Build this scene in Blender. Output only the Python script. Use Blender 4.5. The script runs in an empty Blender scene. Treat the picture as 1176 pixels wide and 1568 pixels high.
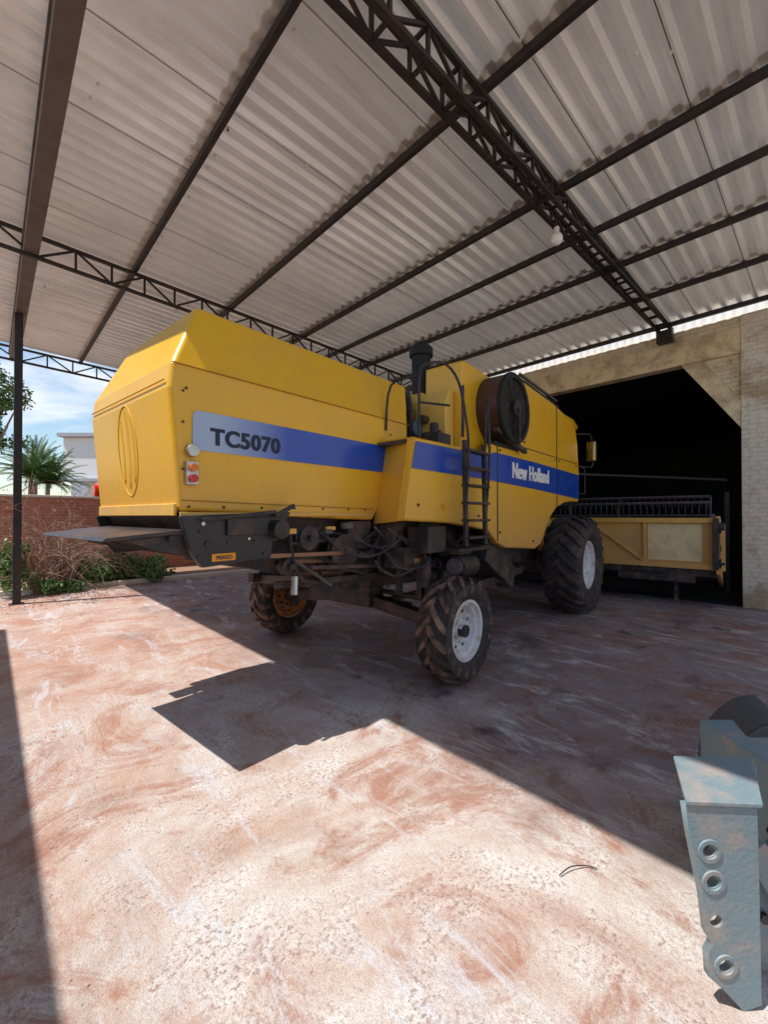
import bpy, math, random, bmesh
from mathutils import Vector, Matrix
random.seed(7)
C=bpy.context
scene=C.scene
col=scene.collection

# ------------------------------------------------------------ materials
def newmat(name):
    m=bpy.data.materials.new(name); m.use_nodes=True
    nt=m.node_tree; b=nt.nodes["Principled BSDF"]
    return m,nt,b
def N(nt,t,**k):
    n=nt.nodes.new(t)
    for a,v in k.items(): setattr(n,a,v)
    return n
def noise(nt,scale,detail=6,rough=.6,dist=0,vec=None):
    n=N(nt,'ShaderNodeTexNoise'); n.inputs['Scale'].default_value=scale
    n.inputs['Detail'].default_value=detail; n.inputs['Roughness'].default_value=rough
    n.inputs['Distortion'].default_value=dist
    if vec is not None: nt.links.new(vec,n.inputs['Vector'])
    return n
def ramp(nt,src,p0,p1,c0=(0,0,0,1),c1=(1,1,1,1)):
    r=N(nt,'ShaderNodeValToRGB'); e=r.color_ramp.elements
    e[0].position=p0; e[1].position=p1; e[0].color=c0; e[1].color=c1
    nt.links.new(src,r.inputs[0]); return r.outputs[0]
def mix(nt,fac,a,b,mode='MIX'):
    m=N(nt,'ShaderNodeMix',data_type='RGBA',blend_type=mode)
    for s,v in ((0,fac),(6,a),(7,b)):
        if isinstance(v,(int,float)): m.inputs[s].default_value=v
        elif isinstance(v,tuple): m.inputs[s].default_value=(*v[:3],1)
        else: nt.links.new(v,m.inputs[s])
    return m.outputs[2]
def g(v): return (v,v,v,1)
def coords(nt,kind='Object'):
    return N(nt,'ShaderNodeTexCoord').outputs[kind]
def mapping(nt,v,loc=(0,0,0),sc=(1,1,1),rot=(0,0,0)):
    mp=N(nt,'ShaderNodeMapping'); mp.inputs['Location'].default_value=loc; mp.inputs['Scale'].default_value=sc; mp.inputs['Rotation'].default_value=rot
    nt.links.new(v,mp.inputs[0]); return mp.outputs[0]
def bump(nt,b,h,strength,dist=.01):
    bp=N(nt,'ShaderNodeBump'); bp.inputs['Strength'].default_value=strength; bp.inputs['Distance'].default_value=dist
    nt.links.new(h,bp.inputs['Height']); nt.links.new(bp.outputs[0],b.inputs['Normal'])
def pm(name,c,rough=.5,metal=0,dirt=None,damt=.5,scale=3,bmp=0,bscale=60,coat=0,lo=.45,hi=.7):
    m,nt,b=newmat(name)
    v=coords(nt)
    if dirt is None: dirt=tuple(x*.6 for x in c)
    n=noise(nt,scale,8,.65,.3,v)
    f=ramp(nt,n.outputs[0],lo,hi,(0,0,0,1),(damt,damt,damt,1))
    nt.links.new(mix(nt,f,c,dirt),b.inputs['Base Color'])
    b.inputs['Metallic'].default_value=metal
    r=ramp(nt,n.outputs[0],.3,.75,(rough*.8,)*3+(1,),(min(1,rough*1.35),)*3+(1,))
    nt.links.new(r,b.inputs['Roughness'])
    if coat: b.inputs['Coat Weight'].default_value=coat; b.inputs['Coat Roughness'].default_value=.12
    if bmp:
        n2=noise(nt,bscale,5,.6,0,v); bump(nt,b,n2.outputs[0],bmp)
    return m

def yellow(name,c,dust,damt,rough,coat):
    m,nt,b=newmat(name); v=coords(nt)
    n=noise(nt,1.4,8,.65,.3,v); n2=noise(nt,30,6,.7,0,mapping(nt,v,(0,0,0),(1,1,.10)))
    n4=noise(nt,9,8,.75,.4,mapping(nt,v,(5,2,1)))
    cc=mix(nt,ramp(nt,n.outputs[0],.46,.76,g(0),g(damt)),c,dust)
    cc=mix(nt,ramp(nt,n2.outputs[0],.52,.72,g(0),g(.34)),cc,dust)
    cc=mix(nt,ramp(nt,n4.outputs[0],.60,.74,g(0),g(.45)),cc,(.58,.36,.14))
    s=N(nt,'ShaderNodeSeparateXYZ'); nt.links.new(v,s.inputs[0])
    mr=N(nt,'ShaderNodeMapRange'); mr.inputs[1].default_value=2.05; mr.inputs[2].default_value=1.2; mr.inputs[4].default_value=1.15
    nt.links.new(s.outputs[2],mr.inputs[0])
    mm=N(nt,'ShaderNodeMath',operation='MULTIPLY'); nt.links.new(mr.outputs[0],mm.inputs[0]); nt.links.new(n4.outputs[0],mm.inputs[1])
    cc=mix(nt,mm.outputs[0],cc,(.56,.29,.14))
    nt.links.new(cc,b.inputs['Base Color'])
    nt.links.new(ramp(nt,n.outputs[0],.3,.8,g(rough*.8),g(rough*1.5)),b.inputs['Roughness'])
    b.inputs['Coat Weight'].default_value=coat; b.inputs['Coat Roughness'].default_value=.2
    n3=noise(nt,2.5,2,.5,0,v); bump(nt,b,n3.outputs[0],.18,.02)
    return m
YEL=yellow('yellow_paint',(.96,.525,.016),(.76,.43,.10),.45,.36,.22)
YELD=yellow('yellow_paint_dusty',(.90,.56,.09),(.60,.38,.20),.7,.48,.0)
BLUE=pm('blue_decal',(.012,.075,.47),.33,0,(.04,.11,.38),.5,5,0,9,.3)
BLK=pm('black_paint',(.020,.021,.026),.48,0,(.15,.095,.07),.6,5,.1,30)
CHAS=pm('chassis_dark',(.028,.028,.034),.55,0,(.21,.12,.08),.8,5,.15,40)
GREYD=pm('dark_grey_parts',(.085,.088,.10),.5,.2,(.22,.13,.09),.6,7,.1,40)
STEEL=pm('truss_steel',(.030,.028,.032),.5,.2,(.09,.055,.04),.6,4,.05,40)
BEAM=pm('beam_brown_paint',(.15,.12,.115),.5,.1,(.09,.07,.06),.6,3)
WHITE=pm('white_paint',(.85,.84,.82),.4,0,(.6,.5,.4),.3,6)
RIMW=pm('rim_white',(.78,.79,.82),.45,0,(.42,.26,.17),.9,7,.05,50)
RIMO=pm('rim_rusty_orange',(.58,.24,.08),.65,0,(.16,.07,.03),.8,8,.1,50)
RUB=pm('rubber',(.030,.029,.031),.75,0,(.15,.10,.085),.8,5,.25,80)
LUG=pm('rubber_lug_dusty',(.04,.034,.032),.85,0,(.38,.23,.17),.8,6,.25,80,0,.42,.64)
SILV=pm('bare_metal',(.55,.55,.55),.3,.9,(.3,.2,.15),.4,9)
BLUEP=pm('blue_grey_part',(.15,.3,.48),.4,.1)
def flat(name,c,r=.5,metal=0):
    m,nt,b=newmat(name); b.inputs['Base Color'].default_value=(*c,1); b.inputs['Roughness'].default_value=r; b.inputs['Metallic'].default_value=metal; return m
REDL=flat('red_lens',(.6,.01,.01),.15); AMB=flat('amber_lens',(.8,.2,.01),.15)
GLS=flat('cab_glass',(.02,.03,.035),.05); MIR=flat('mirror_glass',(.8,.9,.95),.03,1)
BRN=pm('screen_drum_brown',(.10,.042,.028),.45,.2,(.05,.03,.025),.6,4)
DTXT=flat('dark_lettering',(.012,.02,.05)); WTXT=flat('white_lettering',(.92,.92,.92)); ORG=flat('warning_label_orange',(.85,.35,.02))
SEAM=flat('seam_dark_yellow',(.42,.20,.01),.6)
STACK=flat('matt_black',(.012,.012,.013),.7)

def stripe_mat():
    m,nt,b=newmat('stripe_decal_fade'); v=coords(nt)
    s=N(nt,'ShaderNodeSeparateXYZ'); nt.links.new(v,s.inputs[0])
    mr=N(nt,'ShaderNodeMapRange'); mr.inputs[1].default_value=-2.2; mr.inputs[2].default_value=-1.5
    nt.links.new(s.outputs[0],mr.inputs[0])
    vo=N(nt,'ShaderNodeTexVoronoi'); vo.inputs['Scale'].default_value=60; vo.inputs['Randomness'].default_value=0
    nt.links.new(v,vo.inputs['Vector'])
    ma=N(nt,'ShaderNodeMath',operation='MULTIPLY_ADD'); ma.inputs[1].default_value=.25; ma.inputs[2].default_value=-.1
    nt.links.new(vo.outputs[0],ma.inputs[0])
    ad=N(nt,'ShaderNodeMath',operation='ADD'); nt.links.new(mr.outputs[0],ad.inputs[0]); nt.links.new(ma.outputs[0],ad.inputs[1])
    f=ramp(nt,ad.outputs[0],.1,.95)
    nt.links.new(mix(nt,f,(.42,.55,.74),(.012,.085,.50)),b.inputs['Base Color'])
    b.inputs['Roughness'].default_value=.33; b.inputs['Coat Weight'].default_value=.3
    return m
STR=stripe_mat()

def concrete_mat():
    m,nt,b=newmat('worn_concrete'); v=coords(nt)
    n1=noise(nt,.45,10,.72,.7,v); n2=noise(nt,2.1,10,.75,.4,v); n3=noise(nt,7,8,.75,.2,v); n4=noise(nt,48,5,.75,0,v); n5=noise(nt,150,3,.7,0,v)
    base=mix(nt,ramp(nt,n2.outputs[0],.36,.58),(.64,.52,.44),(.88,.85,.81))
    base=mix(nt,ramp(nt,n1.outputs[0],.43,.60,g(0),g(.85)),base,(.56,.32,.22))
    r2=noise(nt,1.15,10,.78,.9,mapping(nt,v,(21,4,0)))
    base=mix(nt,ramp(nt,r2.outputs[0],.50,.60,g(0),g(.85)),base,(.46,.20,.125))
    s=N(nt,'ShaderNodeSeparateXYZ'); nt.links.new(v,s.inputs[0])
    # soil carried in from the garden end
    my=N(nt,'ShaderNodeMapRange'); my.inputs[1].default_value=2.6; my.inputs[2].default_value=5.5; my.inputs[4].default_value=1.0
    nt.links.new(s.outputs[1],my.inputs[0])
    mz=N(nt,'ShaderNodeMath',operation='MULTIPLY'); nt.links.new(my.outputs[0],mz.inputs[0]); nt.links.new(ramp(nt,n2.outputs[0],.35,.62,g(.8),g(.35)),mz.inputs[1])
    base=mix(nt,mz.outputs[0],base,(.50,.26,.18))
    # worn, greasy floor under the roof, with the roof's shade painted into its colour
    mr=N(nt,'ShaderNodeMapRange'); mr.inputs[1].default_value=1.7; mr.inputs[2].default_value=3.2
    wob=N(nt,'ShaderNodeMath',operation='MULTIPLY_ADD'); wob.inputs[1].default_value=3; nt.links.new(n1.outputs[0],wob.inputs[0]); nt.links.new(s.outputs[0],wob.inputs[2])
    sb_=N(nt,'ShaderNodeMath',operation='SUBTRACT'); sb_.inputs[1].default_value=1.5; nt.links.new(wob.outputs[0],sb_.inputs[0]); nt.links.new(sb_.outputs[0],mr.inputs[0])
    used_shade=mix(nt,ramp(nt,r2.outputs[0],.42,.58),(.245,.225,.255),(.25,.115,.09))
    used_shade=mix(nt,ramp(nt,n3.outputs[0],.45,.65,g(0),g(.5)),used_shade,(.15,.12,.13))
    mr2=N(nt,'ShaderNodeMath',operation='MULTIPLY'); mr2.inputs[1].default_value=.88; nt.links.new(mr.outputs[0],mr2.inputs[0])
    base=mix(nt,mr2.outputs[0],base,used_shade)
    # damp / oily stains
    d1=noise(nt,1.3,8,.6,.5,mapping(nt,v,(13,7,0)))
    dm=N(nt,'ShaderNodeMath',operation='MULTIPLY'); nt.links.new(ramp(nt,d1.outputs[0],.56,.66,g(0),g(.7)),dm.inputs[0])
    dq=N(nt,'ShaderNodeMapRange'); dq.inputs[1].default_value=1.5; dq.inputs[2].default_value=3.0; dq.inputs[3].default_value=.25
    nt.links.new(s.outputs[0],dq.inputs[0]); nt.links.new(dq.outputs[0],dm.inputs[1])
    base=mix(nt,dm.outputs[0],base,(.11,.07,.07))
    # pale scraped streaks / chalky blotches
    w1=noise(nt,1.7,12,.8,.8,mapping(nt,v,(3,-9,0),(2.4,.6,1),(0,0,.5)))
    base=mix(nt,ramp(nt,w1.outputs[0],.54,.61,g(0),g(.68)),base,(.74,.75,.80))
    w2=noise(nt,.9,12,.8,1.2,mapping(nt,v,(31,-2,0),(1,1,1)))
    base=mix(nt,ramp(nt,w2.outputs[0],.55,.66,g(0),g(.5)),base,(.62,.62,.67))
    nd=noise(nt,4,5,.6,0,v)
    wv=N(nt,'ShaderNodeVectorMath',operation='MULTIPLY_ADD'); wv.inputs[1].default_value=(.4,.4,0)
    nt.links.new(nd.outputs[1],wv.inputs[0]); nt.links.new(v,wv.inputs[2])
    vo=N(nt,'ShaderNodeTexVoronoi'); vo.inputs['Scale'].default_value=1.5; nt.links.new(wv.outputs[0],vo.inputs['Vector'])
    od=N(nt,'ShaderNodeMath',operation='MULTIPLY'); nt.links.new(ramp(nt,vo.outputs[0],.10,.20,g(.8),g(0)),od.inputs[0])
    oq=N(nt,'ShaderNodeMapRange'); oq.inputs[1].default_value=2.1; oq.inputs[2].default_value=2.6; nt.links.new(s.outputs[0],oq.inputs[0]); nt.links.new(oq.outputs[0],od.inputs[1])
    base=mix(nt,od.outputs[0],base,(.06,.035,.035))
    msk=ramp(nt,n2.outputs[0],.46,.56)
    sp=ramp(nt,n4.outputs[0],.40,.50,g(.85),g(0))
    base=mix(nt,mix(nt,msk,(0,0,0),sp),base,(.36,.22,.17))
    base=mix(nt,ramp(nt,n5.outputs[0],.36,.5,g(.45),g(0)),base,(.28,.18,.14))
    nt.links.new(base,b.inputs['Base Color'])
    nt.links.new(ramp(nt,d1.outputs[0],.5,.72,g(.85),g(.32)),b.inputs['Roughness'])
    h=mix(nt,.45,n3.outputs[0],n4.outputs[0])
    bump(nt,b,h,1.0,.025)
    return m
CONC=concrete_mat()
SOIL=pm('red_soil',(.34,.20,.13),.9,0,(.16,.14,.06),.8,1.5,.4,30)
def roof_mat():
    m,nt,b=newmat('corrugated_roof_sheet'); v=coords(nt)
    n=noise(nt,.9,7,.6,.2,v)
    st=noise(nt,1.5,6,.7,0,mapping(nt,v,(0,0,0),(.5,6,1)))
    c=mix(nt,ramp(nt,n.outputs[0],.35,.7),(.84,.80,.75),(.70,.66,.61))
    c=mix(nt,ramp(nt,st.outputs[0],.5,.75,g(0),g(.55)),c,(.48,.43,.37))
    s=N(nt,'ShaderNodeSeparateXYZ'); nt.links.new(v,s.inputs[0])
    fl=N(nt,'ShaderNodeMath',operation='FLOOR'); nt.links.new(s.outputs[1],fl.inputs[0])
    wn=N(nt,'ShaderNodeTexWhiteNoise',noise_dimensions='1D'); nt.links.new(fl.outputs[0],wn.inputs['W'])
    c=mix(nt,ramp(nt,wn.outputs[0],0,1,g(0),g(.25)),c,(.5,.47,.45))
    nt.links.new(c,b.inputs['Base Color']); b.inputs['Metallic'].default_value=.5
    nt.links.new(ramp(nt,n.outputs[0],.3,.7,g(.30),g(.46)),b.inputs['Roughness'])
    tr=N(nt,'ShaderNodeBsdfTranslucent'); nt.links.new(c,tr.inputs[0])
    mx=N(nt,'ShaderNodeMixShader'); mx.inputs[0].default_value=.068
    nt.links.new(b.outputs[0],mx.inputs[1]); nt.links.new(tr.outputs[0],mx.inputs[2])
    nt.links.new(mx.outputs[0],nt.nodes['Material Output'].inputs[0])
    return m
ROOF=roof_mat()
def brick_mat(name,c1,c2,mortar,bscale=1,rotwall='YZ',paint=None,lo=.60,hi=.68,bs=.6,mf=.35):
    m,nt,b=newmat(name); v=coords(nt)
    s=N(nt,'ShaderNodeSeparateXYZ'); nt.links.new(v,s.inputs[0])
    cb=N(nt,'ShaderNodeCombineXYZ')
    nw=noise(nt,3,3,.6,0,v); wz=N(nt,'ShaderNodeMath',operation='MULTIPLY_ADD'); wz.inputs[1].default_value=.03; nt.links.new(nw.outputs[0],wz.inputs[0]); nt.links.new(s.outputs[2],wz.inputs[2])
    nt.links.new(s.outputs[1 if rotwall=='YZ' else 0],cb.inputs[0]); nt.links.new(wz.outputs[0],cb.inputs[1])
    br=N(nt,'ShaderNodeTexBrick'); nt.links.new(cb.outputs[0],br.inputs['Vector'])
    br.inputs['Scale'].default_value=bscale; br.inputs['Brick Width'].default_value=.24; br.inputs['Row Height'].default_value=.08
    br.inputs['Mortar Size'].default_value=.009; br.inputs['Color1'].default_value=(*c1,1); br.inputs['Color2'].default_value=(*c2,1); br.inputs['Mortar'].default_value=(*mortar,1)
    c=br.outputs[0]
    n=noise(nt,1.3,9,.7,.3,v); n3=noise(nt,12,6,.7,0,v)
    if paint:
        c=mix(nt,ramp(nt,n.outputs[0],lo,hi),paint,c)
        c=mix(nt,ramp(nt,br.outputs[1],.2,.9,g(0),g(mf)),c,tuple(x*.5 for x in paint))
    c=mix(nt,ramp(nt,n3.outputs[0],.45,.75,g(0),g(.4)),c,tuple(x*.45 for x in c1))
    nt.links.new(c,b.inputs['Base Color']); b.inputs['Roughness'].default_value=.85
    h=mix(nt,.5,br.outputs[1],n3.outputs[0])
    bp=N(nt,'ShaderNodeBump'); bp.invert=True; bp.inputs['Strength'].default_value=bs; bp.inputs['Distance'].default_value=.015
    nt.links.new(h,bp.inputs['Height']); nt.links.new(bp.outputs[0],b.inputs['Normal'])
    return m
CREAMB=brick_mat('cream_painted_brick',(.66,.47,.27),(.54,.36,.20),(.42,.36,.29),1,'YZ',(.84,.73,.50),.54,.66,1.0)
WHITEB=brick_mat('whitewashed_brick',(.62,.47,.30),(.52,.38,.24),(.45,.38,.30),1,'YZ',(.86,.80,.66),.50,.62,1.0,.22)
CREAM=pm('cream_plaster',(.86,.73,.47),.8,0,(.46,.32,.19),.85,2.6,.4,25,0,.43,.64)
BRICK=brick_mat('red_brick',(.58,.18,.10),(.44,.13,.07),(.40,.30,.25),1,'XZ')
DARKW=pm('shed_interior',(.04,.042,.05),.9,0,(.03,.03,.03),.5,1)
HOUSE=pm('white_render',(.80,.80,.80),.7,0,(.6,.6,.6),.3,1)
HOUSEG=pm('grey_render',(.42,.43,.47),.7,0,(.35,.36,.4),.3,1)
BOUND=pm('boundary_plaster',(.78,.74,.68),.85,0,(.5,.44,.38),.5,1.5,.2,20)
BARK=pm('dry_branch',(.34,.22,.17),.9,0,(.17,.10,.08),.7,8)
def leafm(name,c,c2):
    m,nt,b=newmat(name); v=coords(nt)
    n=noise(nt,2.2,4,.6,0,v); n2=noise(nt,25,2,.5,0,v)
    c_=mix(nt,ramp(nt,n.outputs[0],.35,.65),c,c2); c_=mix(nt,ramp(nt,n2.outputs[0],.4,.6,g(0),g(.5)),c_,tuple(x*1.8 for x in c2))
    nt.links.new(c_,b.inputs['Base Color']); b.inputs['Roughness'].default_value=.45
    return m
LEAF=leafm('shrub_leaves',(.08,.18,.05),(.15,.25,.09))
PALM=leafm('palm_leaves',(.04,.10,.025),(.08,.15,.035))
DRY=leafm('dry_leaves',(.30,.16,.09),(.20,.13,.08))
IMP=pm('implement_blue_grey',(.20,.29,.33),.55,.1,(.40,.34,.30),.85,5,.35,60,0,.47,.62)
IMPD=pm('bucket_grey',(.10,.12,.14),.5,.3,(.18,.14,.12),.6,5,.2,50)

# ------------------------------------------------------------ mesh builder
class MB:
    def __init__(s): s.v=[]; s.f=[]
    def add(s,vs,fs):
        o=len(s.v); s.v+= [tuple(x) for x in vs]; s.f+=[tuple(i+o for i in f) for f in fs]; return s
    def box(s,x0,x1,y0,y1,z0,z1):
        vs=[(x,y,z) for x in (x0,x1) for y in (y0,y1) for z in (z0,z1)]
        return s.add(vs,[(0,1,3,2),(4,6,7,5),(0,4,5,1),(2,3,7,6),(0,2,6,4),(1,5,7,3)])
    def bar(s,p0,p1,w,h=None,up=(0,0,1)):
        h=h or w; p0=Vector(p0);p1=Vector(p1); d=(p1-p0).normalized(); up=Vector(up)
        if abs(d.dot(up))>.95: up=Vector((1,0,0))
        sx=d.cross(up).normalized(); u=sx.cross(d).normalized()
        vs=[]
        for p in (p0,p1):
            for a,b in ((-1,-1),(1,-1),(1,1),(-1,1)): vs.append(p+sx*a*w/2+u*b*h/2)
        return s.add(vs,[(3,2,1,0),(4,5,6,7),(0,1,5,4),(1,2,6,5),(2,3,7,6),(3,0,4,7)])
    def cyl(s,p0,p1,r,n=20,r2=None):
        r2=r if r2 is None else r2
        p0=Vector(p0);p1=Vector(p1); d=(p1-p0).normalized(); up=Vector((0,0,1))
        if abs(d.dot(up))>.9: up=Vector((1,0,0))
        sx=d.cross(up).normalized(); u=sx.cross(d)
        vs=[]
        for p,rr in ((p0,r),(p1,r2)):
            for i in range(n):
                t=2*math.pi*i/n; vs.append(p+(sx*math.cos(t)+u*math.sin(t))*rr)
        fs=[(i,i+n,(i+1)%n+n,(i+1)%n) for i in range(n)]+[tuple(range(n)),tuple(range(2*n-1,n-1,-1))]
        return s.add(vs,fs)
    def prism(s,pts,b0,b1):
        n=len(pts); vs=[(p[0],b0,p[1]) for p in pts]+[(p[0],b1,p[1]) for p in pts]
        return s.add(vs,[tuple(range(n)),tuple(range(2*n-1,n-1,-1))]+[(i,i+n,(i+1)%n+n,(i+1)%n) for i in range(n)])
    def tube(s,pts,r,n=8):
        for a,b in zip(pts[:-1],pts[1:]): s.cyl(a,b,r,n)
        return s
    def lathe(s,prof,cx,cz,n=48,y0=0):
        vs=[];m=len(prof)
        for i in range(n):
            t=2*math.pi*i/n
            for y,r in prof: vs.append((cx+r*math.cos(t),y0+y,cz+r*math.sin(t)))
        fs=[]
        for i in range(n):
            j=(i+1)%n
            for k in range(m-1): fs.append((i*m+k,i*m+k+1,j*m+k+1,j*m+k))
        return s.add(vs,fs)
    def obj(s,name,mat,parent=None,bevel=0,seg=2,smooth=False,angle=40):
        me=bpy.data.meshes.new(name); me.from_pydata(s.v,[],s.f); me.update()
        bm=bmesh.new(); bm.from_mesh(me); bmesh.ops.recalc_face_normals(bm,faces=bm.faces); bm.to_mesh(me); bm.free()
        o=bpy.data.objects.new(name,me); col.objects.link(o); me.materials.append(mat)
        if parent: o.parent=parent
        if smooth:
            for p in me.polygons: p.use_smooth=True
            me.set_sharp_from_angle(angle=math.radians(angle))
        if bevel:
            bv=o.modifiers.new('bev','BEVEL'); bv.width=bevel; bv.segments=seg; bv.limit_method='ANGLE'; bv.angle_limit=math.radians(25); bv.harden_normals=True
        return o
def smoothpts(P,k=4):
    P=[Vector(p) for p in P]; out=[]
    Q=[P[0]]+P+[P[-1]]
    for i in range(1,len(Q)-2):
        p0,p1,p2,p3=Q[i-1],Q[i],Q[i+1],Q[i+2]
        for j in range(k):
            t=j/k; out.append(.5*((2*p1)+(p2-p0)*t+(2*p0-5*p1+4*p2-p3)*t*t+(3*p1-p0-3*p2+p3)*t**3))
    out.append(P[-1]); return out
def empty(name,loc=(0,0,0),rz=0):
    e=bpy.data.objects.new(name,None); col.objects.link(e); e.location=loc; e.rotation_euler=(0,0,rz); e.empty_display_size=.3
    return e

# ------------------------------------------------------------ ground
MB().add([(-400,-400,-.03),(400,-400,-.03),(400,400,-.03),(-400,400,-.03)],[(0,1,2,3)]).obj('ground',SOIL)
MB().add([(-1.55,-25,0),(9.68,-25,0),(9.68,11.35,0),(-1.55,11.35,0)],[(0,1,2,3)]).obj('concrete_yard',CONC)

# ------------------------------------------------------------ canopy
can=empty('metal_canopy')
YR0=-.55
def zr(x): return 5.72-.042*x
def roof():
    edges=[-.45,1.72,3.33,4.93,6.92,8.2,9.62]
    pitch=.21; h=.052; y0=YR0;y1=13.5
    prof=[(0,-h/2),(.30,-h/2),(.48,h/2),(.82,h/2)]
    ys=[];k=0
    while y0+k*pitch<y1:
        for f,z in prof: ys.append((y0+(k+f)*pitch,z))
        k+=1
    m=MB()
    for k in range(len(edges)-1):
        xa=edges[k]-(.0 if k==0 else .12); xb=edges[k+1]
        vs=[];fs=[]
        for y,z in ys: vs+=[(xa,y,zr(xa)+z+(.012 if k else 0)),(xb,y,zr(xb)+z)]
        for i in range(len(ys)-1): fs.append((2*i,2*i+1,2*i+3,2*i+2))
        m.add(vs,fs)
    return m.obj('roof_sheets',ROOF,can)
roof()
m=MB()
for x in (-.38,1.7,3.3,4.9,5.9,6.9,8.15,9.5):
    z=zr(x)-.032
    m.box(x-.028,x+.028,YR0,13.45,z-.08,z-.002)
m.obj('purlins',STEEL,can)
m=MB()
for y in [-.1,.9,1.75,2.9,4.1,5.1,6.3,7.1,8.3,9.3,10.5,11.7]:
    y=YR0+round((y-YR0)/.21)*.21+.02
    m.add([(-.45,y,zr(-.45)-.031),(9.6,y,zr(9.6)-.031),(9.6,y+.008,zr(9.6)-.031),(-.45,y+.008,zr(-.45)-.031)],[(0,1,2,3)])
m.obj('sheet_lap_gaps',CHAS,can)
m=MB()
for i in range(260):
    x=random.choice((1.7,3.3,4.9,5.9,6.9,8.15,.6,2.5,4.1))+random.choice((-.09,.09,.12)); y=YR0+.21*random.randint(0,66)+.03
    z=zr(x)-.022; m.cyl((x,y,z-.022),(x,y,z),.013,8)
m.obj('roof_bolts',WHITE,can)
ZB=5.2
def truss(name,y,x0,x1,double=0,step=.5,depth=None):
    m=MB(); ys=[y-double/2,y+double/2] if double else [y]
    n=int(round((x1-x0)/step))
    zb=lambda x: ZB
    zt=lambda x: zr(x)-.135
    if depth: zb=lambda x: zr(x)-.135-depth
    for yy in ys:
        m.bar((x0,yy,zt(x0)),(x1,yy,zt(x1)),.05,.045); m.bar((x0,yy,zb(x0)),(x1,yy,zb(x1)),.05,.045)
        for i in range(n):
            xa=x0+(x1-x0)*i/n; xb=x0+(x1-x0)*(i+1)/n
            m.bar((xa,yy,zb(xa)),(xa,yy,zt(xa)),.03)
            if i%2: m.bar((xa,yy,zb(xa)),(xb,yy,zt(xb)),.028)
            else: m.bar((xa,yy,zt(xa)),(xb,yy,zb(xb)),.028)
    if double:
        for i in range(n+1):
            xa=x0+(x1-x0)*i/n
            m.bar((xa,ys[0],zb(xa)),(xa,ys[1],zb(xa)),.03); m.bar((xa,ys[0],zt(xa)),(xa,ys[1],zt(xa)),.03)
    return m.obj(name,STEEL,can)
truss('truss_near',2.3,0,9.66,.2,.42)
truss('truss_middle',7.75,0,9.66,0,.45,.30)
truss('truss_end',13.25,0,9.66,0,.5,.30)
truss('truss_rear',-.45,0,9.66,0,.42)
MB().box(.32,.49,YR0,13.45,5.29,5.43).box(.30,.51,YR0,13.45,5.433,5.446).obj('eave_beam',BEAM,can,.006)
MB().box(.31,.43,10.14,10.26,-.03,5.288).box(.26,.48,10.09,10.31,-.03,.012).obj('column',STEEL,can,.006)
MB().box(.34,.47,-.51,-.39,0,5.288).obj('column_b',STEEL,can,.006)
MB().box(9.5,9.66,2.17,2.43,4.95,5.18).obj('truss_bracket',STEEL,can,.004)

lb=empty('hanging_light_bulb',(4.97,2.3,0))
MB().cyl((0,0,5.04),(0,0,5.18),.012,8).obj('cord',CHAS,lb)
MB().cyl((0,0,4.99),(0,0,5.06),.03,16).obj('socket',WHITE,lb,smooth=True)
mb=MB(); vs=[];prof=[(0.001,4.855),(.04,4.862),(.066,4.895),(.07,4.935),(.055,4.968),(.03,4.99)]
for i in range(20):
    t=2*math.pi*i/20
    for r,z in prof: vs.append((r*math.cos(t),r*math.sin(t),z))
fs=[(i*6+k,i*6+k+1,((i+1)%20)*6+k+1,((i+1)%20)*6+k) for i in range(20) for k in range(5)]
mb.add(vs,fs).obj('bulb_glass',flat('opal_glass',(.95,.95,.95),.2),lb,smooth=True,angle=80)

# ------------------------------------------------------------ shed
sh=empty('storage_shed')
X=9.7; WT=5.14
m=MB()
m.box(X,X+.2,-10,1.18-.36,0,WT)
m.box(X,X+.2,8.36,13.2,0,WT)
m.box(X,X+.2,1.18-.36,8.36,4.93,WT)
m.obj('front_wall',CREAMB,sh)
m=MB()
m.box(X-.05,X+.22,.82,1.18,0,WT-.005)
m.box(X-.05,X+.22,8.0,8.36,0,WT-.005)
m.obj('door_columns',WHITEB,sh,.012)
MB().box(X-.045,X+.21,1.182,7.998,4.47,4.93).box(X-.045,X+.21,-10,.818,4.47,4.93).box(X-.045,X+.21,8.362,13.2,4.47,4.93).obj('lintel_beam',CREAM,sh,.012)
def yprism(pts,x0,x1,name,mat):
    n=len(pts); vs=[(x0,p[0],p[1]) for p in pts]+[(x1,p[0],p[1]) for p in pts]
    return MB().add(vs,[tuple(range(n)),tuple(range(2*n-1,n-1,-1))]+[(i,i+n,(i+1)%n+n,(i+1)%n) for i in range(n)]).obj(name,mat,sh)
yprism([(1.183,3.15),(2.06,4.467),(1.74,4.467),(1.183,3.63)],X-.03,X+.2,'corner_brace',CREAM)
yprism([(1.184,3.64),(1.735,4.466),(1.184,4.466)],X,X+.18,'corner_brick_infill',CREAMB)
yprism([(7.997,3.15),(7.12,4.467),(7.44,4.467),(7.997,3.63)],X-.03,X+.2,'corner_brace_b',CREAM)
yprism([(7.996,3.64),(7.445,4.466),(7.996,4.466)],X,X+.18,'corner_brick_infill_b',CREAMB)
vs=[];fs=[];n=int(23/.02)
for i in range(n+1):
    y=-10+i*.02; w=.02*math.sin(2*math.pi*y/.15)
    vs+=[(9.80+w,y,WT-.02),(9.80+w,y,5.42)]
for i in range(n): fs.append((2*i,2*i+1,2*i+3,2*i+2))
MB().add(vs,fs).obj('corrugated_flashing',WHITE,sh,smooth=True,angle=80)
m=MB()
m.box(22,22.2,-10,13.2,0,5.0).box(9.9,22,-10.2,-10,0,5.0).box(9.9,22,13.2,13.4,0,5.0).box(9.9,22.2,-10.2,13.4,5.0,5.06)
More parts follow.
